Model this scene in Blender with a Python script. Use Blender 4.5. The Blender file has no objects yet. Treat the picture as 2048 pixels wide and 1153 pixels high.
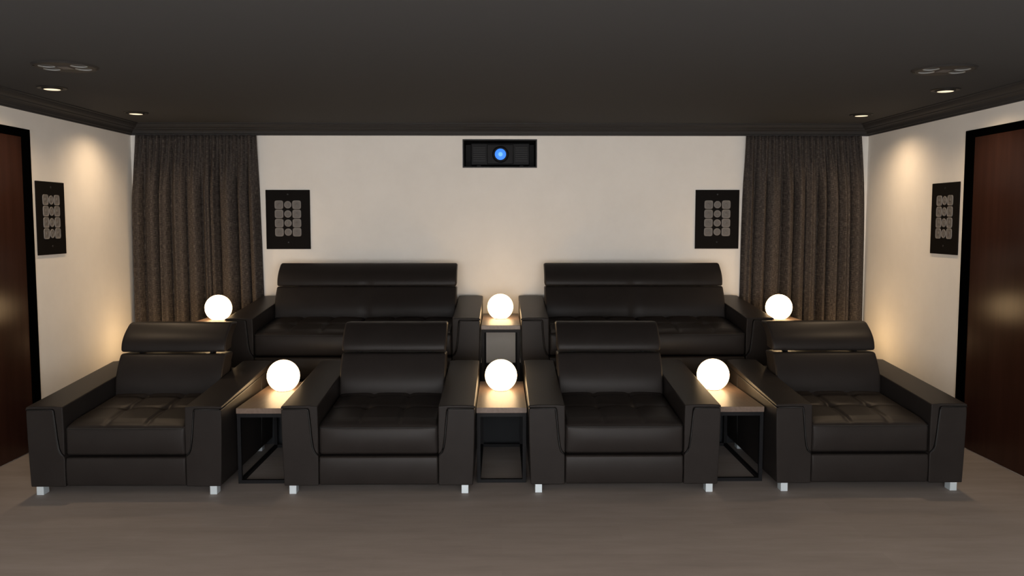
import bpy, bmesh, math, random
from mathutils import Vector, Matrix
random.seed(7)
S = bpy.context.scene
C = S.collection
PI = math.pi

# ------------------------------------------------------------------ camera, world, exposure
F_PX, VP = 1730.0, 135.0
cam_data = bpy.data.cameras.new('camera')
cam_data.sensor_width = 36.0
cam_data.lens = 36.0 * F_PX / 2048.0
cam_data.clip_start = 0.05
cam = bpy.data.objects.new('camera', cam_data)
C.objects.link(cam)
pitch = math.atan(VP / F_PX)
yaw = math.atan(21 / F_PX * math.cos(pitch))
cam.location = (0, 0, 1.83)
cam.rotation_euler = (PI / 2 - pitch, 0, -yaw)
S.camera = cam

world = bpy.data.worlds.new('world')
S.world = world
world.use_nodes = True
world.node_tree.nodes['Background'].inputs[0].default_value = (0.6, 0.65, 0.75, 1)
world.node_tree.nodes['Background'].inputs[1].default_value = 0.05
S.view_settings.view_transform = 'Standard'
S.view_settings.look = 'None'
S.view_settings.gamma = 1
S.view_settings.use_curve_mapping = False
S.view_settings.exposure = 0.0

FILL_SCREEN_L = 11.0                    # radiance of the unseen fill screen added on the front wall
FILL_SCREEN_C = (1.0, 0.985, 0.98)
GLOBE_L = 10.0
GLOBE_C = (1.0, 0.66, 0.33)
SPOT_W = 52.0
SPOT_C = (1.0, 0.72, 0.45)

# ------------------------------------------------------------------ dimensions (metres)
XW = 3.735          # half width of the room
YB = 8.85           # back wall
YF = -0.95           # front wall, behind the camera
ZC = 2.80           # ceiling
ZR = 0.365          # riser platform
YR = 7.0            # riser face

# ------------------------------------------------------------------ materials
def new_mat(name):
    m = bpy.data.materials.new(name)
    m.use_nodes = True
    nt = m.node_tree
    return m, nt, nt.nodes['Principled BSDF']

def simple(name, col, rough=0.5, metal=0.0, spec=0.5):
    m, nt, b = new_mat(name)
    b.inputs['Base Color'].default_value = (*col, 1)
    b.inputs['Roughness'].default_value = rough
    b.inputs['Metallic'].default_value = metal
    b.inputs['Specular IOR Level'].default_value = spec
    return m

def noise_tex(nt, scale, detail=4, rough=0.6, stretch=(1, 1, 1), coord='Object'):
    tc = nt.nodes.new('ShaderNodeTexCoord')
    mp = nt.nodes.new('ShaderNodeMapping')
    mp.inputs['Scale'].default_value = stretch
    n = nt.nodes.new('ShaderNodeTexNoise')
    n.inputs['Scale'].default_value = scale
    n.inputs['Detail'].default_value = detail
    n.inputs['Roughness'].default_value = rough
    nt.links.new(tc.outputs[coord], mp.inputs[0])
    nt.links.new(mp.outputs[0], n.inputs['Vector'])
    return n

def ramp(nt, src, stops):
    r = nt.nodes.new('ShaderNodeValToRGB')
    e = r.color_ramp.elements
    while len(e) < len(stops):
        e.new(0.5)
    for k, (p, c) in enumerate(stops):
        e[k].position = p
        e[k].color = (*c, 1)
    nt.links.new(src, r.inputs[0])
    return r

def bump(nt, b, src, strength, dist=0.01):
    bp = nt.nodes.new('ShaderNodeBump')
    bp.inputs['Strength'].default_value = strength
    bp.inputs['Distance'].default_value = dist
    nt.links.new(src, bp.inputs['Height'])
    nt.links.new(bp.outputs[0], b.inputs['Normal'])

def emission(name, col, strength, base=(0.8, 0.8, 0.8)):
    m, nt, b = new_mat(name)
    b.inputs['Base Color'].default_value = (*base, 1)
    b.inputs['Emission Color'].default_value = (*col, 1)
    b.inputs['Emission Strength'].default_value = strength
    return m

# leather
M_leather, nt, b = new_mat('dark_leather')
n = noise_tex(nt, 6, 3)
r = ramp(nt, n.outputs['Fac'], [(0.3, (0.0162, 0.0136, 0.0125)), (0.7, (0.0192, 0.0163, 0.0151))])
nt.links.new(r.outputs[0], b.inputs['Base Color'])
b.inputs['Roughness'].default_value = 0.40
b.inputs['Specular IOR Level'].default_value = 0.10
n2 = noise_tex(nt, 260, 3, 0.7)
bump(nt, b, n2.outputs['Fac'], 0.12, 0.002)
M_piping = simple('piping_black', (0.004, 0.004, 0.004), 0.6)
M_shell = simple('chair_underside_cloth', (0.012, 0.011, 0.011), 0.8)
M_steel = simple('brushed_light_metal', (0.62, 0.70, 0.75), 0.35, 0.35)

# wall paint: smooth warm white with very faint mottling
def wall_mat(name, c1, c2):
    m, nt, b = new_mat(name)
    n = noise_tex(nt, 2.2, 5, 0.65)
    r = ramp(nt, n.outputs['Fac'], [(0.3, c1), (0.7, c2)])
    nt.links.new(r.outputs[0], b.inputs['Base Color'])
    b.inputs['Roughness'].default_value = 0.75
    b.inputs['Specular IOR Level'].default_value = 0.3
    n2 = noise_tex(nt, 60, 3)
    bump(nt, b, n2.outputs['Fac'], 0.06, 0.003)
    return m
M_wall = wall_mat('wall_plaster', (0.775, 0.74, 0.685), (0.825, 0.79, 0.735))
M_dark_wall = simple('front_wall_dark_paint', (0.04, 0.038, 0.036), 0.8)
M_ceiling = simple('ceiling_dark_paint', (0.071, 0.071, 0.072), 0.9, spec=0.05)
M_crown = simple('crown_dark_paint', (0.034, 0.032, 0.031), 0.5, spec=0.15)
M_riser = simple('riser_charcoal_finish', (0.018, 0.020, 0.023), 0.7, spec=0.2)

M_floor, nt, b = new_mat('floor_greige_vinyl')
n = noise_tex(nt, 3.2, 6, 0.65, (0.5, 2.4, 1))
r = ramp(nt, n.outputs['Fac'], [(0.25, (0.212, 0.184, 0.170)), (0.75, (0.284, 0.249, 0.231))])
br = nt.nodes.new('ShaderNodeTexBrick')
br.inputs['Scale'].default_value = 1.0
br.inputs['Brick Width'].default_value = 1.4
br.inputs['Row Height'].default_value = 0.22
br.inputs['Mortar Size'].default_value = 0.0
br.inputs['Color1'].default_value = (0.90, 0.90, 0.90, 1)
br.inputs['Color2'].default_value = (1, 1, 1, 1)
br.inputs['Mortar'].default_value = (0.8, 0.8, 0.8, 1)
tc = nt.nodes.new('ShaderNodeTexCoord')
nt.links.new(tc.outputs['Object'], br.inputs['Vector'])
mx = nt.nodes.new('ShaderNodeMixRGB'); mx.blend_type = 'MULTIPLY'; mx.inputs[0].default_value = 0.7
nt.links.new(r.outputs[0], mx.inputs[1]); nt.links.new(br.outputs['Color'], mx.inputs[2])
nt.links.new(mx.outputs[0], b.inputs['Base Color'])
b.inputs['Roughness'].default_value = 0.62
b.inputs['Specular IOR Level'].default_value = 0.25

def wood(name, c1, c2, rough, stretch, scale=5, coat=0.0):
    m, nt, b = new_mat(name)
    n = noise_tex(nt, scale, 8, 0.6, stretch)
    r = ramp(nt, n.outputs['Fac'], [(0.3, c1), (0.7, c2)])
    nt.links.new(r.outputs[0], b.inputs['Base Color'])
    b.inputs['Roughness'].default_value = rough
    b.inputs['Coat Weight'].default_value = coat
    b.inputs['Coat Roughness'].default_value = 0.2
    if rough > 0.3: bump(nt, b, n.outputs['Fac'], 0.05, 0.002)
    return m
M_table = wood('table_walnut_veneer', (0.10, 0.066, 0.047), (0.155, 0.105, 0.077), 0.42, (9, 1, 9), 6)
M_door = wood('door_mahogany', (0.024, 0.0092, 0.0055), (0.034, 0.0132, 0.0082), 0.21, (3, 3, 0.3), 3)
M_door.node_tree.nodes['Principled BSDF'].inputs['Specular IOR Level'].default_value = 0.10
M_frame = simple('frame_black', (0.0008, 0.0008, 0.0008), 1.0, spec=0.0)
M_metal = simple('black_powder_metal', (0.004, 0.004, 0.005), 0.55, spec=0.15)

# curtain: coarse woven grey-brown linen
M_curtain, nt, b = new_mat('curtain_linen')
tc = nt.nodes.new('ShaderNodeTexCoord')
def thread(sx, sz):
    mp = nt.nodes.new('ShaderNodeMapping'); mp.inputs['Scale'].default_value = (sx, 0.0, sz)
    n = nt.nodes.new('ShaderNodeTexNoise'); n.inputs['Scale'].default_value = 1; n.inputs['Detail'].default_value = 2
    nt.links.new(tc.outputs['UV'], mp.inputs[0]); nt.links.new(mp.outputs[0], n.inputs['Vector'])
    return n
# UV: u along the cloth in metres, v up in metres (stored as x, y)
def thread_uv(su, sv):
    mp = nt.nodes.new('ShaderNodeMapping'); mp.inputs['Scale'].default_value = (su, sv, 1)
    n = nt.nodes.new('ShaderNodeTexNoise'); n.inputs['Scale'].default_value = 1; n.inputs['Detail'].default_value = 2
    nt.links.new(tc.outputs['UV'], mp.inputs[0]); nt.links.new(mp.outputs[0], n.inputs['Vector'])
    return n
a1 = thread_uv(230, 22); a2 = thread_uv(22, 230)
mm = nt.nodes.new('ShaderNodeMath'); mm.operation = 'ADD'
nt.links.new(a1.outputs['Fac'], mm.inputs[0]); nt.links.new(a2.outputs['Fac'], mm.inputs[1])
m2 = nt.nodes.new('ShaderNodeMath'); m2.operation = 'MULTIPLY'; m2.inputs[1].default_value = 0.5
nt.links.new(mm.outputs[0], m2.inputs[0])
r = ramp(nt, m2.outputs[0], [(0.36, (0.022, 0.019, 0.0185)), (0.52, (0.056, 0.047, 0.0415)), (0.66, (0.135, 0.114, 0.10))])
nt.links.new(r.outputs[0], b.inputs['Base Color'])
b.inputs['Roughness'].default_value = 0.95
b.inputs['Specular IOR Level'].default_value = 0.1
bump(nt, b, m2.outputs[0], 0.15, 0.003)

M_plate = simple('speaker_plate_black', (0.006, 0.0048, 0.0042), 0.6, spec=0.06)
M_driver = simple('driver_grey_plastic', (0.19, 0.178, 0.168), 0.5, spec=0.2)
M_cone = simple('driver_cone_grey', (0.14, 0.131, 0.125), 0.5, spec=0.2)
M_screw = simple('screw_black', (0.002, 0.002, 0.002), 0.4)
M_silver = simple('driver_silver_rim', (0.26, 0.27, 0.27), 0.4, 0.2)
M_ceil_plate = simple('ceiling_speaker_grey', (0.03, 0.028, 0.027), 0.6, spec=0.2)
M_blue_grey = simple('crossover_blue_grey', (0.045, 0.045, 0.06), 0.5)
M_globe = emission('globe_opal_glass_lit', GLOBE_C, GLOBE_L)
M_lampbase = simple('lamp_base_white', (0.75, 0.72, 0.68), 0.4)
M_disc = emission('downlight_lens_lit', (1.0, 0.78, 0.52), 1.15)
M_ring = simple('downlight_ring_black', (0.004, 0.0035, 0.003), 0.5)
M_fill_screen = emission('added_fill_screen_lit', FILL_SCREEN_C, FILL_SCREEN_L)
M_proj = simple('projector_black_plastic', (0.009, 0.009, 0.010), 0.6, spec=0.2)
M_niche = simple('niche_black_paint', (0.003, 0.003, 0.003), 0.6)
M_lens = emission('projector_lens_blue_light', (0.055, 0.27, 1.0), 1.0, (0.02, 0.05, 0.1))
M_lens_core = emission('projector_lamp_core', (0.16, 0.50, 1.0), 1.1, (0.02, 0.05, 0.1))

# ------------------------------------------------------------------ mesh helpers
def link(name, bm, mat, parent=None, smooth=True, loc=None):
    bmesh.ops.recalc_face_normals(bm, faces=bm.faces[:])
    me = bpy.data.meshes.new(name)
    bm.to_mesh(me); bm.free()
    me.materials.append(mat)
    if smooth:
        for p in me.polygons: p.use_smooth = True
    o = bpy.data.objects.new(name, me)
    C.objects.link(o)
    if parent: o.parent = parent
    if loc: o.location = loc
    return o

def bevelled(o, w, seg=3, ang=35):
    m = o.modifiers.new('bevel', 'BEVEL')
    m.width = w; m.segments = seg; m.limit_method = 'ANGLE'; m.angle_limit = math.radians(ang)
    m.harden_normals = True
    return o

def box(bm, x0, x1, y0, y1, z0, z1):
    v = [bm.verts.new(p) for p in ((x0,y0,z0),(x1,y0,z0),(x1,y1,z0),(x0,y1,z0),(x0,y0,z1),(x1,y0,z1),(x1,y1,z1),(x0,y1,z1))]
    for f in ((0,3,2,1),(4,5,6,7),(0,1,5,4),(1,2,6,5),(2,3,7,6),(3,0,4,7)):
        bm.faces.new([v[i] for i in f])

def boxes(name, lst, mat, parent=None, bev=0.0):
    bm = bmesh.new()
    for b_ in lst: box(bm, *b_)
    o = link(name, bm, mat, parent, smooth=bev > 0)
    if bev: bevelled(o, bev, 2)
    return o

def axis_samples(h, r, n):
    t = [0, math.tan(PI/16), math.tan(PI/8), math.tan(3*PI/16), 1]
    lo = [-(h - r + r * k) for k in reversed(t)]
    hi = [h - r + r * k for k in t]
    mid = [-(h-r) + 2*(h-r)*i/n for i in range(1, n)]
    return lo + mid + hi

def roundbox(name, c, h, r, n, mat, parent=None, fn=None):
    """closed rounded box about centre c, half sizes h, edge radius r, n divisions; fn(x,y,z,(u,v,w)) moves points"""
    ax = [axis_samples(h[i], r, n[i]) for i in range(3)]
    bm = bmesh.new()
    cache = {}
    def V(i, j, k):
        key = (i, j, k)
        if key not in cache:
            q = Vector((ax[0][i], ax[1][j], ax[2][k]))
            inn = Vector([max(-(h[a]-r), min(h[a]-r, q[a])) for a in range(3)])
            d = q - inn
            p = inn + d.normalized() * r if d.length > 1e-9 else q
            u = (p.x/h[0], p.y/h[1], p.z/h[2])
            w = Vector((p.x+c[0], p.y+c[1], p.z+c[2]))
            if fn: w = Vector(fn(w.x, w.y, w.z, u))
            cache[key] = bm.verts.new(w)
        return cache[key]
    L = [len(a) - 1 for a in ax]
    for j in range(L[1]):
        for k in range(L[2]):
            for i in (0, L[0]):
                bm.faces.new((V(i,j,k), V(i,j+1,k), V(i,j+1,k+1), V(i,j,k+1)))
    for i in range(L[0]):
        for k in range(L[2]):
            for j in (0, L[1]):
                bm.faces.new((V(i,j,k), V(i+1,j,k), V(i+1,j,k+1), V(i,j,k+1)))
        for j in range(L[1]):
            for k in (0, L[2]):
                bm.faces.new((V(i,j,k), V(i+1,j,k), V(i+1,j+1,k), V(i,j+1,k)))
    return link(name, bm, mat, parent)

def tube(bm, pts, rad, seg=6):
    pts = [Vector(p) for p in pts]
    rings = []
    for i, p in enumerate(pts):
        d = (pts[min(i+1, len(pts)-1)] - pts[max(i-1, 0)]).normalized()
        up = Vector((0, 0, 1)) if abs(d.z) < 0.9 else Vector((1, 0, 0))
        a = d.cross(up).normalized(); b_ = d.cross(a)
        rings.append([bm.verts.new(p + (a*math.cos(2*PI*s/seg) + b_*math.sin(2*PI*s/seg))*rad) for s in range(seg)])
    for i in range(len(rings)-1):
        for s in range(seg):
            bm.faces.new((rings[i][s], rings[i][(s+1) % seg], rings[i+1][(s+1) % seg], rings[i+1][s]))
    bm.faces.new(rings[0]); bm.faces.new(list(reversed(rings[-1])))

def lathe(bm, prof, seg=32, M=Matrix.Identity(4), shape=None):
    """prof: (radius, height) pairs; shape(angle) scales the radius"""
    rings = []
    for (rr, hh) in prof:
        if rr < 1e-6:
            rings.append([bm.verts.new(M @ Vector((0, 0, hh)))])
        else:
            rg = []
            for s in range(seg):
                a = 2*PI*s/seg
                k = shape(a) if shape else 1
                rg.append(bm.verts.new(M @ Vector((rr*k*math.cos(a), rr*k*math.sin(a), hh))))
            rings.append(rg)
    for i in range(len(rings)-1):
        A, B = rings[i], rings[i+1]
        for s in range(seg):
            t = (s+1) % seg
            if len(A) == 1 and len(B) > 1: bm.faces.new((A[0], B[s], B[t]))
            elif len(B) == 1 and len(A) > 1: bm.faces.new((A[s], A[t], B[0]))
            elif len(A) > 1: bm.faces.new((A[s], A[t], B[t], B[s]))

def thing(name, label, cat, loc=(0, 0, 0), rotz=0.0, group=None):
    o = bpy.data.objects.new(name, None)
    C.objects.link(o)
    o.empty_display_size = 0.1
    o.location = loc; o.rotation_euler = (0, 0, rotz)
    o['label'] = label; o['category'] = cat
    if group: o['group'] = group
    return o

def tag(o, label, cat, group=None):
    o['label'] = label; o['category'] = cat
    if group: o['group'] = group
    return o

def struct(name, bm, mat, smooth=False):
    o = link(name, bm, mat, None, smooth)
    o['kind'] = 'structure'
    return o

def dup(root, loc, rotz=None, label=None, group=None):
    r = root.copy(); C.objects.link(r)
    r.location = loc
    if rotz is not None: r.rotation_euler = (0, 0, rotz)
    if label: r['label'] = label
    if group: r['group'] = group
    def kids(src, dst):
        for ch in list(src.children):
            c = ch.copy(); C.objects.link(c); c.parent = dst
            kids(ch, c)
    kids(root, r)
    return r

# ------------------------------------------------------------------ room shell
T = 0.12
NX0, NX1, NZ0, NZ1, ND = -0.394, 0.361, 2.364, 2.652, 0.55      # projector niche in the back wall
bm = bmesh.new(); box(bm, -XW-T, XW+T, YF-T, YR, -0.1, 0.0); struct('floor', bm, M_floor)
bm = bmesh.new(); box(bm, -XW, XW, YR, YB, -0.1, ZR); struct('trim_1', bm, M_riser)
bm = bmesh.new(); box(bm, -XW-T, XW+T, YF-T, YB+T, ZC, ZC+0.1); struct('ceiling', bm, M_ceiling)
bm = bmesh.new(); box(bm, -XW-T, -XW, YF, YB+T, 0, ZC); struct('wall_left', bm, M_wall)
bm = bmesh.new(); box(bm, XW, XW+T, YF, YB+T, 0, ZC); struct('wall_right', bm, M_wall)
bm = bmesh.new(); box(bm, -XW, XW, YF-T, YF, 0, ZC); struct('wall_front', bm, M_dark_wall)
bm = bmesh.new()
for b_ in ((-XW, NX0, YB, YB+T, 0, ZC), (NX1, XW, YB, YB+T, 0, ZC), (NX0, NX1, YB, YB+T, 0, NZ0), (NX0, NX1, YB, YB+T, NZ1, ZC)):
    box(bm, *b_)
bmesh.ops.remove_doubles(bm, verts=bm.verts[:], dist=1e-5)
struct('wall_back', bm, M_wall)
# black lining of the niche
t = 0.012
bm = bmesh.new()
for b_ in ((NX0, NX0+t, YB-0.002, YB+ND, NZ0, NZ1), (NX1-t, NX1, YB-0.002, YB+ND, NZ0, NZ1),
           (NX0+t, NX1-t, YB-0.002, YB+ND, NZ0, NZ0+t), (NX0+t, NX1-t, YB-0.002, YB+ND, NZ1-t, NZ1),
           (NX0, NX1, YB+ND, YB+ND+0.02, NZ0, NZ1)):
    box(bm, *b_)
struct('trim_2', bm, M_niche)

# crown moulding: profile (out from wall, z), swept along left, back and right walls with mitred corners
prof = [(0.0, 2.686), (0.014, 2.686), (0.018, 2.700), (0.030, 2.704), (0.033, 2.716), (0.038, 2.728), (0.050, 2.738),
        (0.066, 2.744), (0.070, 2.752), (0.080, 2.756), (0.092, 2.764), (0.104, 2.778), (0.110, 2.790), (0.128, 2.792), (0.128, ZC), (0.0, ZC)]
def crown(name, p0, p1, nrm, m0, m1):
    bm = bmesh.new()
    d = (Vector(p1) - Vector(p0)).normalized(); nrm = Vector(nrm)
    A = [bm.verts.new(Vector(p0) + nrm*a + d*(a*m0) + Vector((0, 0, z))) for a, z in prof]
    B = [bm.verts.new(Vector(p1) + nrm*a - d*(a*m1) + Vector((0, 0, z))) for a, z in prof]
    for i in range(len(prof)):
        j = (i+1) % len(prof)
        bm.faces.new((A[i], A[j], B[j], B[i]))
    bm.faces.new(A); bm.faces.new(list(reversed(B)))
    struct(name, bm, M_crown)
crown('trim_3', (-XW, YF, 0), (-XW, YB, 0), (1, 0, 0), 0, 1)
crown('trim_4', (-XW, YB, 0), (XW, YB, 0), (0, -1, 0), 1, 1)
crown('trim_5', (XW, YF, 0), (XW, YB, 0), (-1, 0, 0), 0, 1)

# doors in black frames on both side walls
def door(name, s, y0, y1, ztop, fw, ft):
    """s = side (-1 left, 1 right); y0..y1 outer frame"""
    X = s * XW
    def bx_(a, b_): return (min(X - s*a, X - s*b_), max(X - s*a, X - s*b_))
    root = bpy.data.objects.new(name, None); C.objects.link(root)
    root.location = (X, (y0+y1)/2, 0); root['kind'] = 'structure'
    def mk(nm, lst, mat, bev=0.0):
        bm = bmesh.new()
        for b_ in lst: box(bm, *b_)
        bmesh.ops.translate(bm, verts=bm.verts[:], vec=(-X, -(y0+y1)/2, 0))
        return bevelled(link(nm, bm, mat, root), bev or 0.002, 2)
    a, b_ = bx_(0.001, 0.011)
    mk('door_frame', [(a, b_, y0, y0+fw, 0, ztop), (a, b_, y1-fw, y1, 0, ztop), (a, b_, y0+fw, y1-fw, ztop-ft, ztop)], M_frame)
    a, b_ = bx_(0.001, 0.007)
    mk('door_panel', [(a, b_, y0+fw+0.0003, y1-fw-0.0003, 0.004, ztop-ft-0.0003)], M_door)
    # lever handle (beyond the picture's edge)
    a, b_ = bx_(0.007, 0.022)
    c2, d2 = bx_(0.022, 0.065)
    c3, d3 = bx_(0.053, 0.067)
    yh = y0+fw+0.08
    mk('door_handle', [(a, b_, yh-0.025, yh+0.025, 0.95, 1.15), (c2, d2, yh-0.009, yh+0.009, 1.04, 1.058), (c3, d3, yh-0.009, yh+0.12, 1.04, 1.058)], M_steel)
door('door_1', -1, 5.55, 6.954, 2.545, 0.125, 0.065)
door('door_2', 1, 5.55, 6.970, 2.545, 0.135, 0.060)

# ------------------------------------------------------------------ unseen glowing screen added on the front wall, behind the camera, as fill light
ps = thing('added_fill_screen', 'wide unseen glowing screen added on the dark front wall as fill light', 'screen', (0, YF+0.04, 1.45))
SW, SH = 4.6, 2.3
boxes('fill_screen_surface', [(-SW/2, SW/2, -0.005, 0.0, -SH/2, SH/2)], M_fill_screen, ps)
boxes('fill_screen_frame', [(-SW/2-0.06, -SW/2, -0.03, 0.012, -SH/2-0.06, SH/2+0.06), (SW/2, SW/2+0.06, -0.03, 0.012, -SH/2-0.06, SH/2+0.06),
                       (-SW/2, SW/2, -0.03, 0.012, SH/2, SH/2+0.06), (-SW/2, SW/2, -0.03, 0.012, -SH/2-0.06, -SH/2)], M_frame, ps)

# ------------------------------------------------------------------ leather seating
SLOPE = 0.068       # rise of arm tops towards the back, per metre

def arm_parts(root, s, xo, wa, depth, dz, ys):
    """s = side; xo = outer half width; wa = arm width; ys = depth scale"""
    xi = xo - wa
    def zt(y): return 0.599 + dz + 0.075*y/ys*0.98
    def tcap(y): return 0.018 + 0.030*y/(1.3*ys)
    ysm = [0.0, 0.03, 0.08, 0.2, 0.4, 0.6, 0.8, 1.0, 1.15, 1.26, 1.30]
    ysm = [y*ys for y in ysm]
    def sweep(name, secfn, mat, bev):
        bm = bmesh.new(); rings = []
        for y in ysm:
            rings.append([bm.verts.new((s*x, y, z)) for x, z in secfn(y)])
        n_ = len(rings[0])
        for i in range(len(rings)-1):
            for k in range(n_):
                bm.faces.new((rings[i][k], rings[i][(k+1) % n_], rings[i+1][(k+1) % n_], rings[i+1][k]))
        bm.faces.new(rings[0]); bm.faces.new(list(reversed(rings[-1])))
        return bevelled(link(name, bm, mat, root), bev, 3, 32)
    def body(y):
        e = 0.010*math.exp(-(y/0.05))
        z0 = zt(y) - tcap(y) - 0.004
        k = z0 / (0.577 + dz)
        return [(xo-0.014, 0.058+dz), (xo-0.008, 0.2), (xo-0.002, 0.40*k), (xo, z0-0.04), (xo-0.001, z0),
                (xi+0.064, z0), (xi+0.058, 0.50*k), (xi+0.047, 0.38*k), (xi+0.038, 0.315+dz), (xi+0.026, 0.283+dz), (xi+0.002, 0.262+dz), (xi+0.0, 0.255+dz), (xi, 0.058+dz)]
    def cap(y):
        z1 = zt(y); z0 = z1 - tcap(y)
        k = z0 / (0.577 + dz)
        return [(xo+0.002, z0), (xo+0.001, z1-0.002), (xo-0.06, z1+0.003), (xi+0.06, z1+0.003), (xi+0.001, z1-0.002),
                (xi-0.002, 0.42*k), (xi-0.001, 0.268+dz), (xi+0.018, 0.285+dz), (xi+0.031, 0.317+dz), (xi+0.040, 0.381*k), (xi+0.051, 0.50*k), (xi+0.057, z0-0.012), (xi+0.064, z0)]
    a = sweep('arm', body, M_leather, 0.010)
    c_ = sweep('arm_cap', cap, M_leather, 0.009)
    c_.parent = a
    # black piping in the seam, on the front and along the outer side
    bm = bmesh.new()
    z0 = zt(0) - tcap(0)
    pts = [(s*(xo-0.012), -0.001, z0-0.002), (s*(xi+0.075), -0.001, z0-0.002), (s*(xi+0.064), -0.001, z0-0.006), (s*(xi+0.061), -0.001, z0-0.02)]
    for dx, z in ((0.0545, 0.50), (0.044, 0.38), (0.035, 0.316+dz), (0.022, 0.284+dz), (0.004, 0.266+dz)):
        pts.append((s*(xi+dx), -0.001, z if z > 0.33 + dz else z))
    tube(bm, pts, 0.0035, 6)
    pts = []
    for y in (0.0, 0.1, 0.4, 0.7, 0.97):
        pts.append((s*(xo+0.001), y*ys + 0.004, zt(y*ys) - tcap(y*ys) - 0.002))
    tube(bm, pts, 0.0028, 6)
    y = 0.97*ys
    tube(bm, [(s*(xo+0.0005), y, zt(y)-tcap(y)), (s*(xo-0.0005), y, 0.40), (s*(xo-0.007), y, 0.2), (s*(xo-0.013), y, 0.08+dz)], 0.0022, 6)
    p = link('piping', bm, M_piping, a)
    return a

def seat_cushion(root, x0, x1, dz, ys, cols, buttons=True):
    cx, hx = (x0+x1)/2, (x1-x0)/2
    d = 0.84*ys
    zb, zt_ = 0.266+dz, 0.457+dz
    seams = [cx + hx*2*(k/cols - 0.5) for k in range(1, cols)]
    rows = [0.40*ys, 0.70*ys]
    def fn(x, y, z, u):
        top = max(0.0, (u[2]-0.2)/0.8)
        yl = y
        edge = min(1.0, max(0.0, (1-abs(u[0]))/0.10))
        fr = min(1.0, max(0.0, yl/(0.06*ys)))
        rise = 0.018*min(1, yl/(0.12*ys)) + 0.052*yl/ys/0.76
        crown = 0.012*(1-u[0]**4)*fr
        # pulled seams and deep dimples where they cross
        g = 0.0
        for sx in seams:
            g += 0.010*math.exp(-((x-sx)/0.016)**2) * min(1, max(0, (yl-0.0)/(0.05*ys)))
        for ry in rows:
            g += 0.007*math.exp(-((yl-ry)/0.018)**2) * edge
            for sx in seams:
                g += 0.020*math.exp(-(((x-sx)**2 + (yl-ry)**2)/0.045**2))
        dz_ = (rise + crown*edge - g*fr) * top
        # front face bulges forward a little
        by = -0.016*max(0, -u[1])**3 * (1-u[2]**2) * (1-u[0]**6)
        return (x, y+by, z+dz_)
    o = roundbox('seat_cushion', (cx, 0.012+d/2, (zb+zt_)/2), (hx-0.003, d/2, (zt_-zb)/2), 0.022, (60, 60, 8), M_leather, root, fn)
    # piping round the front top edge
    bm = bmesh.new()
    tube(bm, [(x0+0.006, 0.3*ys, zt_+0.038), (x0+0.006, 0.03, zt_-0.003), (x0+0.014, 0.010, zt_-0.008), (x0+0.03, 0.008, zt_-0.008),
              (x1-0.03, 0.008, zt_-0.008), (x1-0.014, 0.010, zt_-0.008), (x1-0.006, 0.03, zt_-0.003), (x1-0.006, 0.3*ys, zt_+0.038)], 0.0035, 6)
    link('piping', bm, M_piping, o)
    if buttons:
        for ry in rows:
            for sx in seams:
                bm = bmesh.new()
                z = zt_ + 0.018 + 0.052*ry/ys/0.76 + 0.012 - 0.037
                lathe(bm, [(0, 0.006), (0.006, 0.0055), (0.010, 0.002), (0.011, -0.004)], 12, Matrix.Translation((sx, ry + 0.012, z)))
                link('tuft_button', bm, M_leather, o)
    return o

def back_pillow(root, name, x0, x1, p0, p1, thick, dz, ys, bulge, split=False):
    """slab leaning from p0=(y,z) (bottom front) to p1 (top front)"""
    cx, hx = (x0+x1)/2, (x1-x0)/2
    (ya, za), (yb, zb) = p0, p1
    ya *= ys; yb *= ys
    H = zb - za
    def fn(x, y, z, u):
        t = (z - za) / H                      # 0 bottom .. 1 top
        # front face follows a convex curve: nearly upright low down, rolling back at the top
        f = ya + (yb-ya) * t**2.0 - bulge*math.sin(PI*min(1, max(0, t)))
        g = 0.0
        if split: g = 0.012*math.exp(-((x-cx)/0.012)**2)
        frontness = max(0, -u[1])
        cr = 0.006*(1-u[0]**6)*frontness
        zz = z - 0.03*u[1]*0 - (0.012*(1 + u[1])) * (t - 0.5)
        if split and name == 'backrest' and t < 0.2:
            zz += 0.0
        return (x, y - 0 + f - cr + g*frontness, zz + dz)
    o = roundbox(name, (cx, thick/2, (za+zb)/2), (hx, thick/2, H/2), 0.018, (40 if split else 20, 6, 14), M_leather, root, fn)
    return o

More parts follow.
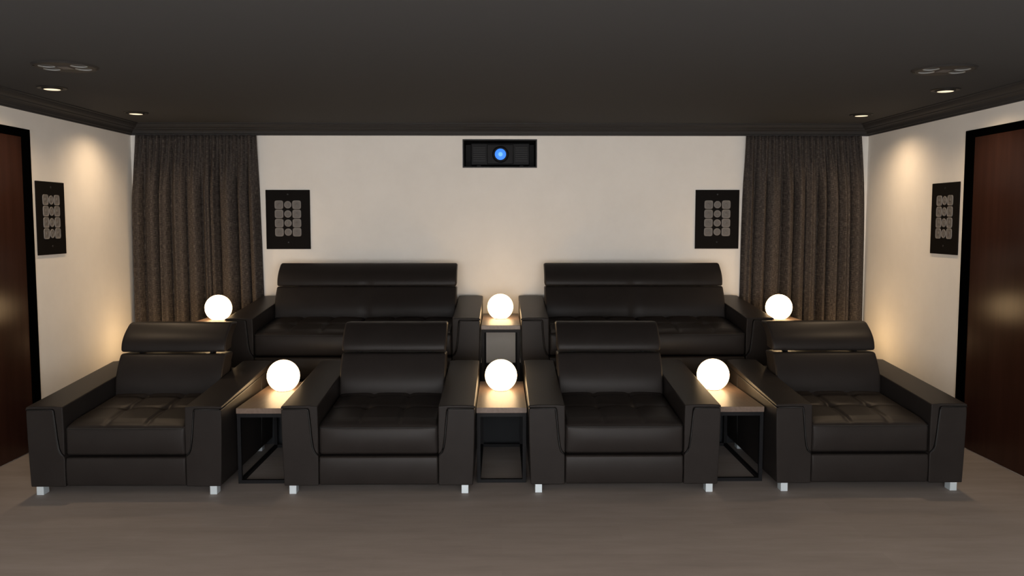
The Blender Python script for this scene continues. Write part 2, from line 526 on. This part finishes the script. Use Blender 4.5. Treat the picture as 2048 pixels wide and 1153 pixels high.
def seat_unit(root, W, wa, dz, ys, cushions):
    """complete armchair or sofa; local y runs from the front face backwards"""
    xo = W/2; xi = xo - wa
    for s in (-1, 1): arm_parts(root, s, xo, wa, 1.3*ys, dz, ys)
    def bulge(x, y, z, u): return (x, y - 0.010*max(0, -u[1])**3*(1-u[2]**2), z)
    roundbox('base', (0, 0.64*ys, 0.157+dz), (xi-0.004, 0.632*ys, 0.097), 0.012, (8, 8, 6), M_leather, root, bulge)
    n_ = cushions
    for k in range(n_):
        a = -xi + 2*xi*k/n_; b_ = -xi + 2*xi*(k+1)/n_
        seat_cushion(root, a, b_, dz, ys, 3, True)
    br = back_pillow(root, 'backrest', -xi+0.003, xi-0.003, (0.765, 0.505), (0.885, 0.818), 0.21, dz, ys, 0.012, n_ > 1)
    hr = back_pillow(root, 'headrest', -xi+0.003, xi-0.003, (0.892, 0.827 if n_ == 1 else 0.818), (1.075, 1.036), 0.16, dz, ys, 0.012, n_ > 1)
    # metal hinge brackets between backrest and headrest
    for x in ((-0.27, 0.27) if n_ == 1 else (-0.65, -0.22, 0.22, 0.65)):
        boxes('hinge_bracket', [(x-0.012, x+0.012, 0.955*ys, 1.03*ys, 0.80+dz, 0.87+dz)], M_metal, hr)
    # upholstered rear shell between the arms
    def lean(x, y, z, u): return (x, y + 0.02*u[2], z)
    roundbox('back_panel', (0, 1.20*ys, 0.36+dz), (xi-0.004, 0.075*ys, 0.285), 0.02, (6, 3, 6), M_leather, root, lean)
    # rear board rising behind the back pillow
    roundbox('back_support', (0, 1.085*ys, 0.52+dz), (xi-0.03, 0.035*ys, 0.24), 0.012, (6, 2, 6), M_leather, root)
    # square legs
    for sx in (-1, 1):
        for y in (0.008, 1.10*ys):
            xa, xb = sorted((sx*(xo-0.091), sx*(xo-0.044)))
            o = boxes('leg', [(xa, xb, y, y+0.075, 0.0, 0.064+dz)], M_steel, root, 0.003)
            if y < 0.1: pass
    # hidden bottom cloth
    boxes('bottom_cloth', [(-xo+0.05, xo-0.05, 0.05, 1.25*ys, 0.063+dz, 0.069+dz)], M_shell, root)

CH_G = 'dark leather armchairs in the front row'
ch = thing('armchair', 'dark brown leather armchair at the far left, below the left wall speaker and door', 'armchair', (-2.505, 5.68, 0), 0, CH_G)
seat_unit(ch, 1.288, 0.243, 0.0, 1.0, 1)
dup(ch, (-0.824, 5.685, 0), None, 'dark leather armchair just left of the middle front side table')
dup(ch, (0.825, 5.695, 0), None, 'dark leather armchair just right of the middle front side table')
dup(ch, (2.490, 5.705, 0), None, 'dark brown leather armchair at the far right, nearest the right door')

SO_G = 'two-seat dark leather sofas on the raised back platform'
so = thing('sofa', 'dark leather two-seat sofa on the platform, left of the back middle table', 'sofa', (-1.303, 7.53, ZR), 0, SO_G)
seat_unit(so, 2.225, 0.243, 0.012, 0.93, 2)
dup(so, (1.286, 7.54, ZR), None, 'dark leather two-seat sofa on the platform, right of the back middle table')

# ------------------------------------------------------------------ side tables
def side_table(loc, label, group):
    root = thing('side_table', label, 'side table', loc, 0, group)
    w, d, h, k = 0.350, 0.99, 0.533, 0.024
    tt = boxes('table_top', [(-w/2, w/2, 0, d, h-0.038, h)], M_table, root, 0.002)
    x0, x1 = -w/2+0.004, w/2-0.004
    y0, y1 = 0.004, d-0.004
    zt_ = h-0.0385
    boxes('top_rail', [(x0, x1, y0, y0+k, zt_-0.026, zt_), (x0, x1, y1-k, y1, zt_-0.026, zt_), (x0, x0+k, y0+k, y1-k, zt_-0.026, zt_), (x1-k, x1, y0+k, y1-k, zt_-0.026, zt_)], M_metal, root)
    boxes('bottom_rail', [(x0, x1, y0, y0+k, 0, k), (x0, x1, y1-k, y1, 0, k), (x0, x0+k, y0+k, y1-k, 0, k), (x1-k, x1, y0+k, y1-k, 0, k)], M_metal, root)
    for xa in (x0, x1-k):
        for ya in (y0, y1-k):
            boxes('leg', [(xa, xa+k, ya, ya+k, k, zt_-0.026)], M_metal, root)
    return root
TG = 'wood-topped metal side tables between the front armchairs'
TB = 'wood-topped metal side tables beside the sofas'
t0 = side_table((-1.664, 5.925, 0), 'walnut-topped black metal side table between the two left front armchairs', TG)
dup(t0, (-0.001, 5.925, 0), None, 'walnut-topped black metal side table in the middle of the front row')
dup(t0, (1.661, 5.94, 0), None, 'walnut-topped black metal side table between the two right front armchairs')
dup(t0, (-0.008, 7.66, ZR), None, 'walnut-topped black metal side table between the two sofas', TB)
dup(t0, (-2.66, 7.66, ZR), None, 'side table in front of the left curtain, left of the left sofa', TB)
dup(t0, (2.64, 7.66, ZR), None, 'side table in front of the right curtain, right of the right sofa', TB)

# ------------------------------------------------------------------ globe lamps
LG = 'glowing white globe lamps on the side tables'
def globe_lamp(loc, label, group=LG):
    root = thing('globe_lamp', label, 'table lamp', loc, 0, group)
    R, cut = 0.1225, 0.107
    bm = bmesh.new()
    a0 = math.asin(-cut/R)
    pr = []
    for i in range(29):
        a = PI/2 - (PI/2 - a0)*i/28
        pr.append((max(R*math.cos(a), 0) if i else 0, R*math.sin(a) + cut + 0.006))
    pr.append((0, pr[-1][1]))
    lathe(bm, pr, 48)
    link('glass_globe', bm, M_globe, root)
    bm = bmesh.new()
    lathe(bm, [(0, 0.0), (0.054, 0.0), (0.056, 0.003), (0.054, 0.0058), (0, 0.0058)], 40)
    link('lamp_base', bm, M_lampbase, root)
    return root
g0 = globe_lamp((-1.668, 6.56, 0.533), 'round glowing lamp on the front table between the two left armchairs')
zt_back = ZR + 0.533
dup(g0, (-0.005, 6.56, 0.533), None, 'round glowing lamp on the middle table of the front row')
dup(g0, (1.628, 6.57, 0.533), None, 'round glowing lamp on the front table between the two right armchairs')
dup(g0, (-0.012, 8.20, zt_back), None, 'round glowing lamp on the table between the two sofas')
dup(g0, (-2.660, 8.12, zt_back), None, 'round glowing lamp in front of the left curtain, partly behind the sofa arm')
dup(g0, (2.625, 8.12, zt_back), None, 'round glowing lamp in front of the right curtain, partly behind the sofa arm')
# two more stand on low tables behind the outer armchairs, where their glow falls on the side walls
def low_table(loc, label):
    root = thing('low_table', label, 'side table', loc, 0, 'low tables on the platform behind the outer armchairs')
    boxes('table_top', [(-0.15, 0.15, -0.15, 0.15, 0.165, 0.19)], M_table, root, 0.002)
    for xa in (-0.145, 0.125):
        for ya in (-0.145, 0.125):
            boxes('leg', [(xa, xa+0.02, ya, ya+0.02, 0, 0.1645)], M_metal, root)
    return root
lt = low_table((-3.30, 8.33, ZR), 'low square wood-topped table on the platform behind the far left armchair')
dup(lt, (3.29, 8.33, ZR), None, 'low square wood-topped table on the platform behind the far right armchair')
dup(g0, (-3.30, 8.33, ZR+0.19), None, 'round glowing lamp behind the headrest of the far left armchair', 'globe lamps hidden behind the outer armchairs')
dup(g0, (3.29, 8.33, ZR+0.19), None, 'round glowing lamp behind the headrest of the far right armchair', 'globe lamps hidden behind the outer armchairs')

# ------------------------------------------------------------------ curtains
def curtain(name, x0t, x1t, x0b, x1b, seed, label):
    rnd = random.Random(seed)
    NU, NV = 900, 44
    zt_, zb = 2.685, ZR + 0.012
    # fold centres: irregular
    nf = 10
    cuts = [0.0]
    for k in range(nf): cuts.append(cuts[-1] + rnd.uniform(0.6, 1.45))
    cuts = [c_/cuts[-1] for c_ in cuts]
    amp = [rnd.uniform(0.5, 1.0) for _ in range(nf)]
    skew = [rnd.uniform(-0.3, 0.3) for _ in range(nf)]
    ph2 = rnd.uniform(0, 6)
    gap = [rnd.uniform(0.03, 0.075) for _ in range(nf)]
    side = [rnd.choice((1, 2, -1, -2)) for _ in range(nf)]
    def fold(u):
        for k in range(nf):
            if u <= cuts[k+1] or k == nf-1:
                t = (u-cuts[k])/(cuts[k+1]-cuts[k])
                t = min(1, max(0, t))
                tt = t + skew[k]*t*(1-t)
                g = gap[k]
                tt = (tt-g)/(1-2*g)
                if tt <= 0 or tt >= 1: return 0.0
                return amp[k]*(math.sin(PI*tt)**0.42 + 0.13*math.sin(2*PI*tt*side[k])*math.sin(PI*tt))
    def top(u): return max(0.0, 0.25 + math.cos(2*PI*u*18 + 2.5*math.sin(5*u+ph2)))**0.6
    bm = bmesh.new(); uvl = bm.loops.layers.uv.new('UVMap')
    grid = []
    for j in range(NV+1):
        v = j/NV
        vv = v**0.55
        row = []
        z = zt_ + (zb-zt_)*v
        xa = x0t + (x0b-x0t)*(1-(1-v)**(4 if x0t < 0 else 1.5)); xb = x1t + (x1b-x1t)*(1-(1-v)**(1.5 if x0t < 0 else 4))
        mixf = min(1, v/0.30); mixf = mixf*mixf*(3-2*mixf)
        for i in range(NU+1):
            u = i/NU
            uu = u + 0.006*math.sin(7*v + 3*ph2 + 9*u)*v
            uu = min(1, max(0, uu))
            f = fold(uu)
            dpt = (0.042*top(u))*(1-mixf) + mixf*(0.155*f) + 0.003*math.sin(40*u+6*v)
            y = YB - 0.012 - max(0.0, dpt*0.92)
            row.append((Vector((xa + (xb-xa)*uu, y, z)), u, v))
        grid.append(row)
    vs = [[bm.verts.new(p[0]) for p in row] for row in grid]
    L = abs(x1t-x0t)*1.9
    for j in range(NV):
        for i in range(NU):
            f = bm.faces.new((vs[j][i], vs[j][i+1], vs[j+1][i+1], vs[j+1][i]))
            for lp, (jj, ii) in zip(f.loops, ((j, i), (j, i+1), (j+1, i+1), (j+1, i))):
                lp[uvl].uv = (grid[jj][ii][1]*L, -grid[jj][ii][2]*2.3)
    me = bpy.data.meshes.new(name); bm.normal_update(); bm.to_mesh(me); bm.free()
    me.materials.append(M_curtain)
    for p in me.polygons: p.use_smooth = True
    o = bpy.data.objects.new(name, me); C.objects.link(o)
    sm = o.modifiers.new('solid', 'SOLIDIFY'); sm.thickness = 0.003; sm.offset = 0
    return tag(o, label, 'curtain', 'grey-brown linen curtains on the back wall')
curtain('curtain', -3.682, -2.455, -3.722, -2.42, 3, 'long pleated grey-brown linen curtain in the left back corner')
curtain('curtain', 2.470, 3.660, 2.435, 3.715, 11, 'long pleated grey-brown linen curtain in the right back corner')

# ------------------------------------------------------------------ in-wall speakers
def rsq(a):
    c_, s_ = abs(math.cos(a)), abs(math.sin(a))
    return 1.0 / ((c_**5 + s_**5) ** 0.2)
def wall_speaker(loc, rotz, label):
    """local: face looks along -y, centred"""
    root = thing('wall_speaker', label, 'speaker', loc, rotz, 'black in-wall speakers with twelve drivers')
    W, Hh = 0.448, 0.600
    pl = boxes('speaker_plate', [(-W/2, W/2, -0.012, -0.001, -Hh/2, Hh/2)], M_plate, root, 0.003)
    RX = Matrix.Rotation(PI/2, 4, 'X')       # lathe axis +z -> -y
    for r_, fz in enumerate((0.25, 0.405, 0.56, 0.712)):
        for c_, fx in enumerate((0.30, 0.50, 0.70)):
            x = -W/2 + W*fx; z = Hh/2 - Hh*fz
            Mx = Matrix.Translation((x, -0.012, z)) @ RX
            sq = c_ != 1
            R = 0.044 if sq else 0.0375
            bm = bmesh.new()
            lathe(bm, [(R, 0), (R, 0.003), (R-0.0025, 0.0050), (R-0.007, 0.0050), (R-0.010, 0.0022)] , 40, Mx, rsq if sq else None)
            fr = link('driver_frame', bm, M_driver, root)
            bm = bmesh.new()
            R2 = R-0.0095
            lathe(bm, [(R2, 0.0020), (R2-0.004, 0.0034), (R2-0.008, 0.0024), (0.013, 0.0008), (0.012, 0.0018), (0.007, 0.0036), (0, 0.0042)], 36, Mx, (lambda a: 1+(rsq(a)-1)*0.5) if sq else None)
            link('driver_cone', bm, M_cone, fr)
            if sq:
                # backing so that the corners of the square frame are closed
                bm = bmesh.new()
                lathe(bm, [(R-0.004, 0.0030), (0.02, 0.0003), (0, 0.0005)], 40, Mx, rsq)
                link('driver_surround', bm, M_driver, fr)
    for fz in (0.075, 0.885):
        bm = bmesh.new()
        lathe(bm, [(0.009, 0), (0.009, 0.002), (0.006, 0.003), (0, 0.002)], 16, Matrix.Translation((0, -0.012, Hh/2 - Hh*fz)) @ RX)
        link('screw', bm, M_screw, root)
    return root
sp = wall_speaker((-2.167, YB, 1.840), 0, 'black twelve-driver speaker on the back wall, right of the left curtain')
dup(sp, (2.203, YB, 1.842), 0, 'black twelve-driver speaker on the back wall, left of the right curtain')
dup(sp, (-XW, 7.229, 1.849), PI/2, 'black twelve-driver speaker on the left side wall beside the door')
dup(sp, (XW, 7.254, 1.847), -PI/2, 'black twelve-driver speaker on the right side wall beside the door')

# ------------------------------------------------------------------ ceiling speakers
def ceiling_speaker(loc, mirror, label):
    root = thing('ceiling_speaker', label, 'speaker', loc, 0, 'round four-driver speakers set in the ceiling')
    R, th = 0.182, 0.012
    bm = bmesh.new()
    def ring(cx, cy, r, n_): 
        vs = [bm.verts.new((cx+r*math.cos(2*PI*i/n_), cy+r*math.sin(2*PI*i/n_), -th)) for i in range(n_)]
        return [bm.edges.new((vs[i], vs[(i+1) % n_])) for i in range(n_)], vs
    es, outer = ring(0, 0, R, 56)
    holes = []
    cs = [(sx*0.100, sy*0.056) for sx in (-1, 1) for sy in (-1, 1)]
    cs = [(x + mirror*(-0.012 if y > 0 else 0.012), y) for x, y in cs]
    for x, y in cs:
        e, v = ring(x, y, 0.050, 28); es += e; holes.append(v)
    bmesh.ops.triangle_fill(bm, use_beauty=True, edges=es)
    n_ = len(outer)
    up = [bm.verts.new((v.co.x*1.07, v.co.y*1.07, -0.001)) for v in outer]
    for i in range(n_): bm.faces.new((outer[i], outer[(i+1) % n_], up[(i+1) % n_], up[i]))
    link('speaker_plate', bm, M_ceil_plate, root, smooth=False)
    for x, y in cs:
        Mx = Matrix.Translation((x, y, 0))
        bm = bmesh.new()
        lathe(bm, [(0.050, -th), (0.0485, -th-0.0012), (0.0465, -th+0.001), (0.044, -th+0.006)], 32, Mx)
        d_ = link('driver_rim', bm, M_silver, root)
        bm = bmesh.new()
        lathe(bm, [(0.044, -th+0.006), (0.02, -0.003), (0.012, -0.005), (0, -0.007)], 32, Mx)
        link('driver_cone', bm, M_ceil_plate, d_)
    boxes('crossover_cover', [(-0.035, 0.035, -0.05, 0.05, -th-0.002, -th)], M_blue_grey, root, 0.001)
    for sx in (-1, 1):
        bm = bmesh.new()
        lathe(bm, [(0.008, 0), (0.006, -0.003), (0, -0.003)], 14, Matrix.Translation((sx*0.160, sx*0.075*mirror, -th)))
        link('screw', bm, M_screw, root)
    return root
ceiling_speaker((-2.740, 5.560, ZC), 1, 'round four-driver speaker in the ceiling on the left')
ceiling_speaker((2.840, 5.605, ZC), -1, 'round four-driver speaker in the ceiling on the right')

# ------------------------------------------------------------------ downlights
def downlight(loc, label, group):
    root = thing('downlight', label, 'ceiling light', loc, 0, group)
    bm = bmesh.new()
    lathe(bm, [(0.104, -0.001), (0.102, -0.007), (0.094, -0.009), (0.076, -0.005), (0.070, -0.001)], 44)
    link('trim_ring', bm, M_ring, root)
    bm = bmesh.new()
    lathe(bm, [(0.070, -0.001), (0.068, -0.014), (0.060, -0.017), (0.056, -0.016)], 44)
    link('lamp_holder', bm, M_ring, root)
    bm = bmesh.new()
    lathe(bm, [(0.056, -0.0155), (0.03, -0.018), (0, -0.019)], 36)
    link('lens', bm, M_disc, root)
    ld = bpy.data.lights.new('downlight_beam', 'SPOT')
    ld.energy = SPOT_W; ld.color = SPOT_C; ld.spot_size = math.radians(150); ld.spot_blend = 1.0
    ld.shadow_soft_size = 0.05
    lo = bpy.data.objects.new('downlight_beam', ld); C.objects.link(lo)
    lo.parent = root; lo.location = (0, 0, -0.03)
    return root
DG = 'recessed ceiling downlights with black rings'
d0 = downlight((-3.281, 6.452, ZC), 'recessed ceiling downlight nearest the left ceiling speaker, above the left door', DG)
dup(d0, (-3.284, 7.914, ZC), None, 'recessed ceiling downlight in the far left corner, before the left curtain')
dup(d0, (3.292, 6.468, ZC), None, 'recessed ceiling downlight nearest the right ceiling speaker, above the right door')
dup(d0, (3.294, 7.975, ZC), None, 'recessed ceiling downlight in the far right corner, before the right curtain')
for x, nm in ((-1.15, 'left'), (1.15, 'right')):  # four more downlights added out of view to brighten floor and seats
    for y, w in ((2.85, 'nearer the seats'), (1.3, 'nearer the front wall')):
        dup(d0, (x, y, ZC), None, 'added unseen fill downlight over the middle of the open floor, %s one %s' % (nm, w), 'added unseen fill downlights over the open floor')

# ------------------------------------------------------------------ projector in its niche
pj = thing('projector', 'black projector with a glowing blue lens inside the niche in the back wall', 'projector', (-0.012, YB+0.07, NZ0+0.012))
roundbox('projector_body', (0, 0.21, 0.132), (0.300, 0.20, 0.112), 0.012, (6, 4, 4), M_proj, pj)
roundbox('front_panel', (0, 0.002, 0.130), (0.135, 0.012, 0.100), 0.008, (4, 2, 4), M_proj, pj)
for s in (-1, 1):
    bm = bmesh.new()
    for k in range(7): box(bm, s*0.215-0.062, s*0.215+0.062, 0.004, 0.012, 0.060+k*0.022, 0.068+k*0.022)
    link('vent_grille', bm, M_niche, pj, False)
    boxes('foot', [(s*0.22-0.02, s*0.22+0.02, 0.05, 0.09, 0.0, 0.022)], M_proj, pj)
    boxes('rear_foot', [(s*0.22-0.02, s*0.22+0.02, 0.33, 0.37, 0.0, 0.022)], M_proj, pj)
RX = Matrix.Rotation(PI/2, 4, 'X')
Mx = Matrix.Translation((0.002, -0.010, 0.128)) @ RX
bm = bmesh.new(); lathe(bm, [(0.085, 0), (0.083, 0.010), (0.070, 0.022), (0.060, 0.024), (0.057, 0.016)], 48, Mx)
lr = link('lens_ring', bm, M_proj, pj)
bm = bmesh.new(); lathe(bm, [(0.057, 0.016), (0.045, 0.024), (0.026, 0.030), (0.022, 0.031)], 48, Mx)
ln = link('lens', bm, M_lens, pj)
bm = bmesh.new(); lathe(bm, [(0.022, 0.031), (0.012, 0.0325), (0, 0.033)], 40, Mx)
link('lens_core', bm, M_lens_core, ln)
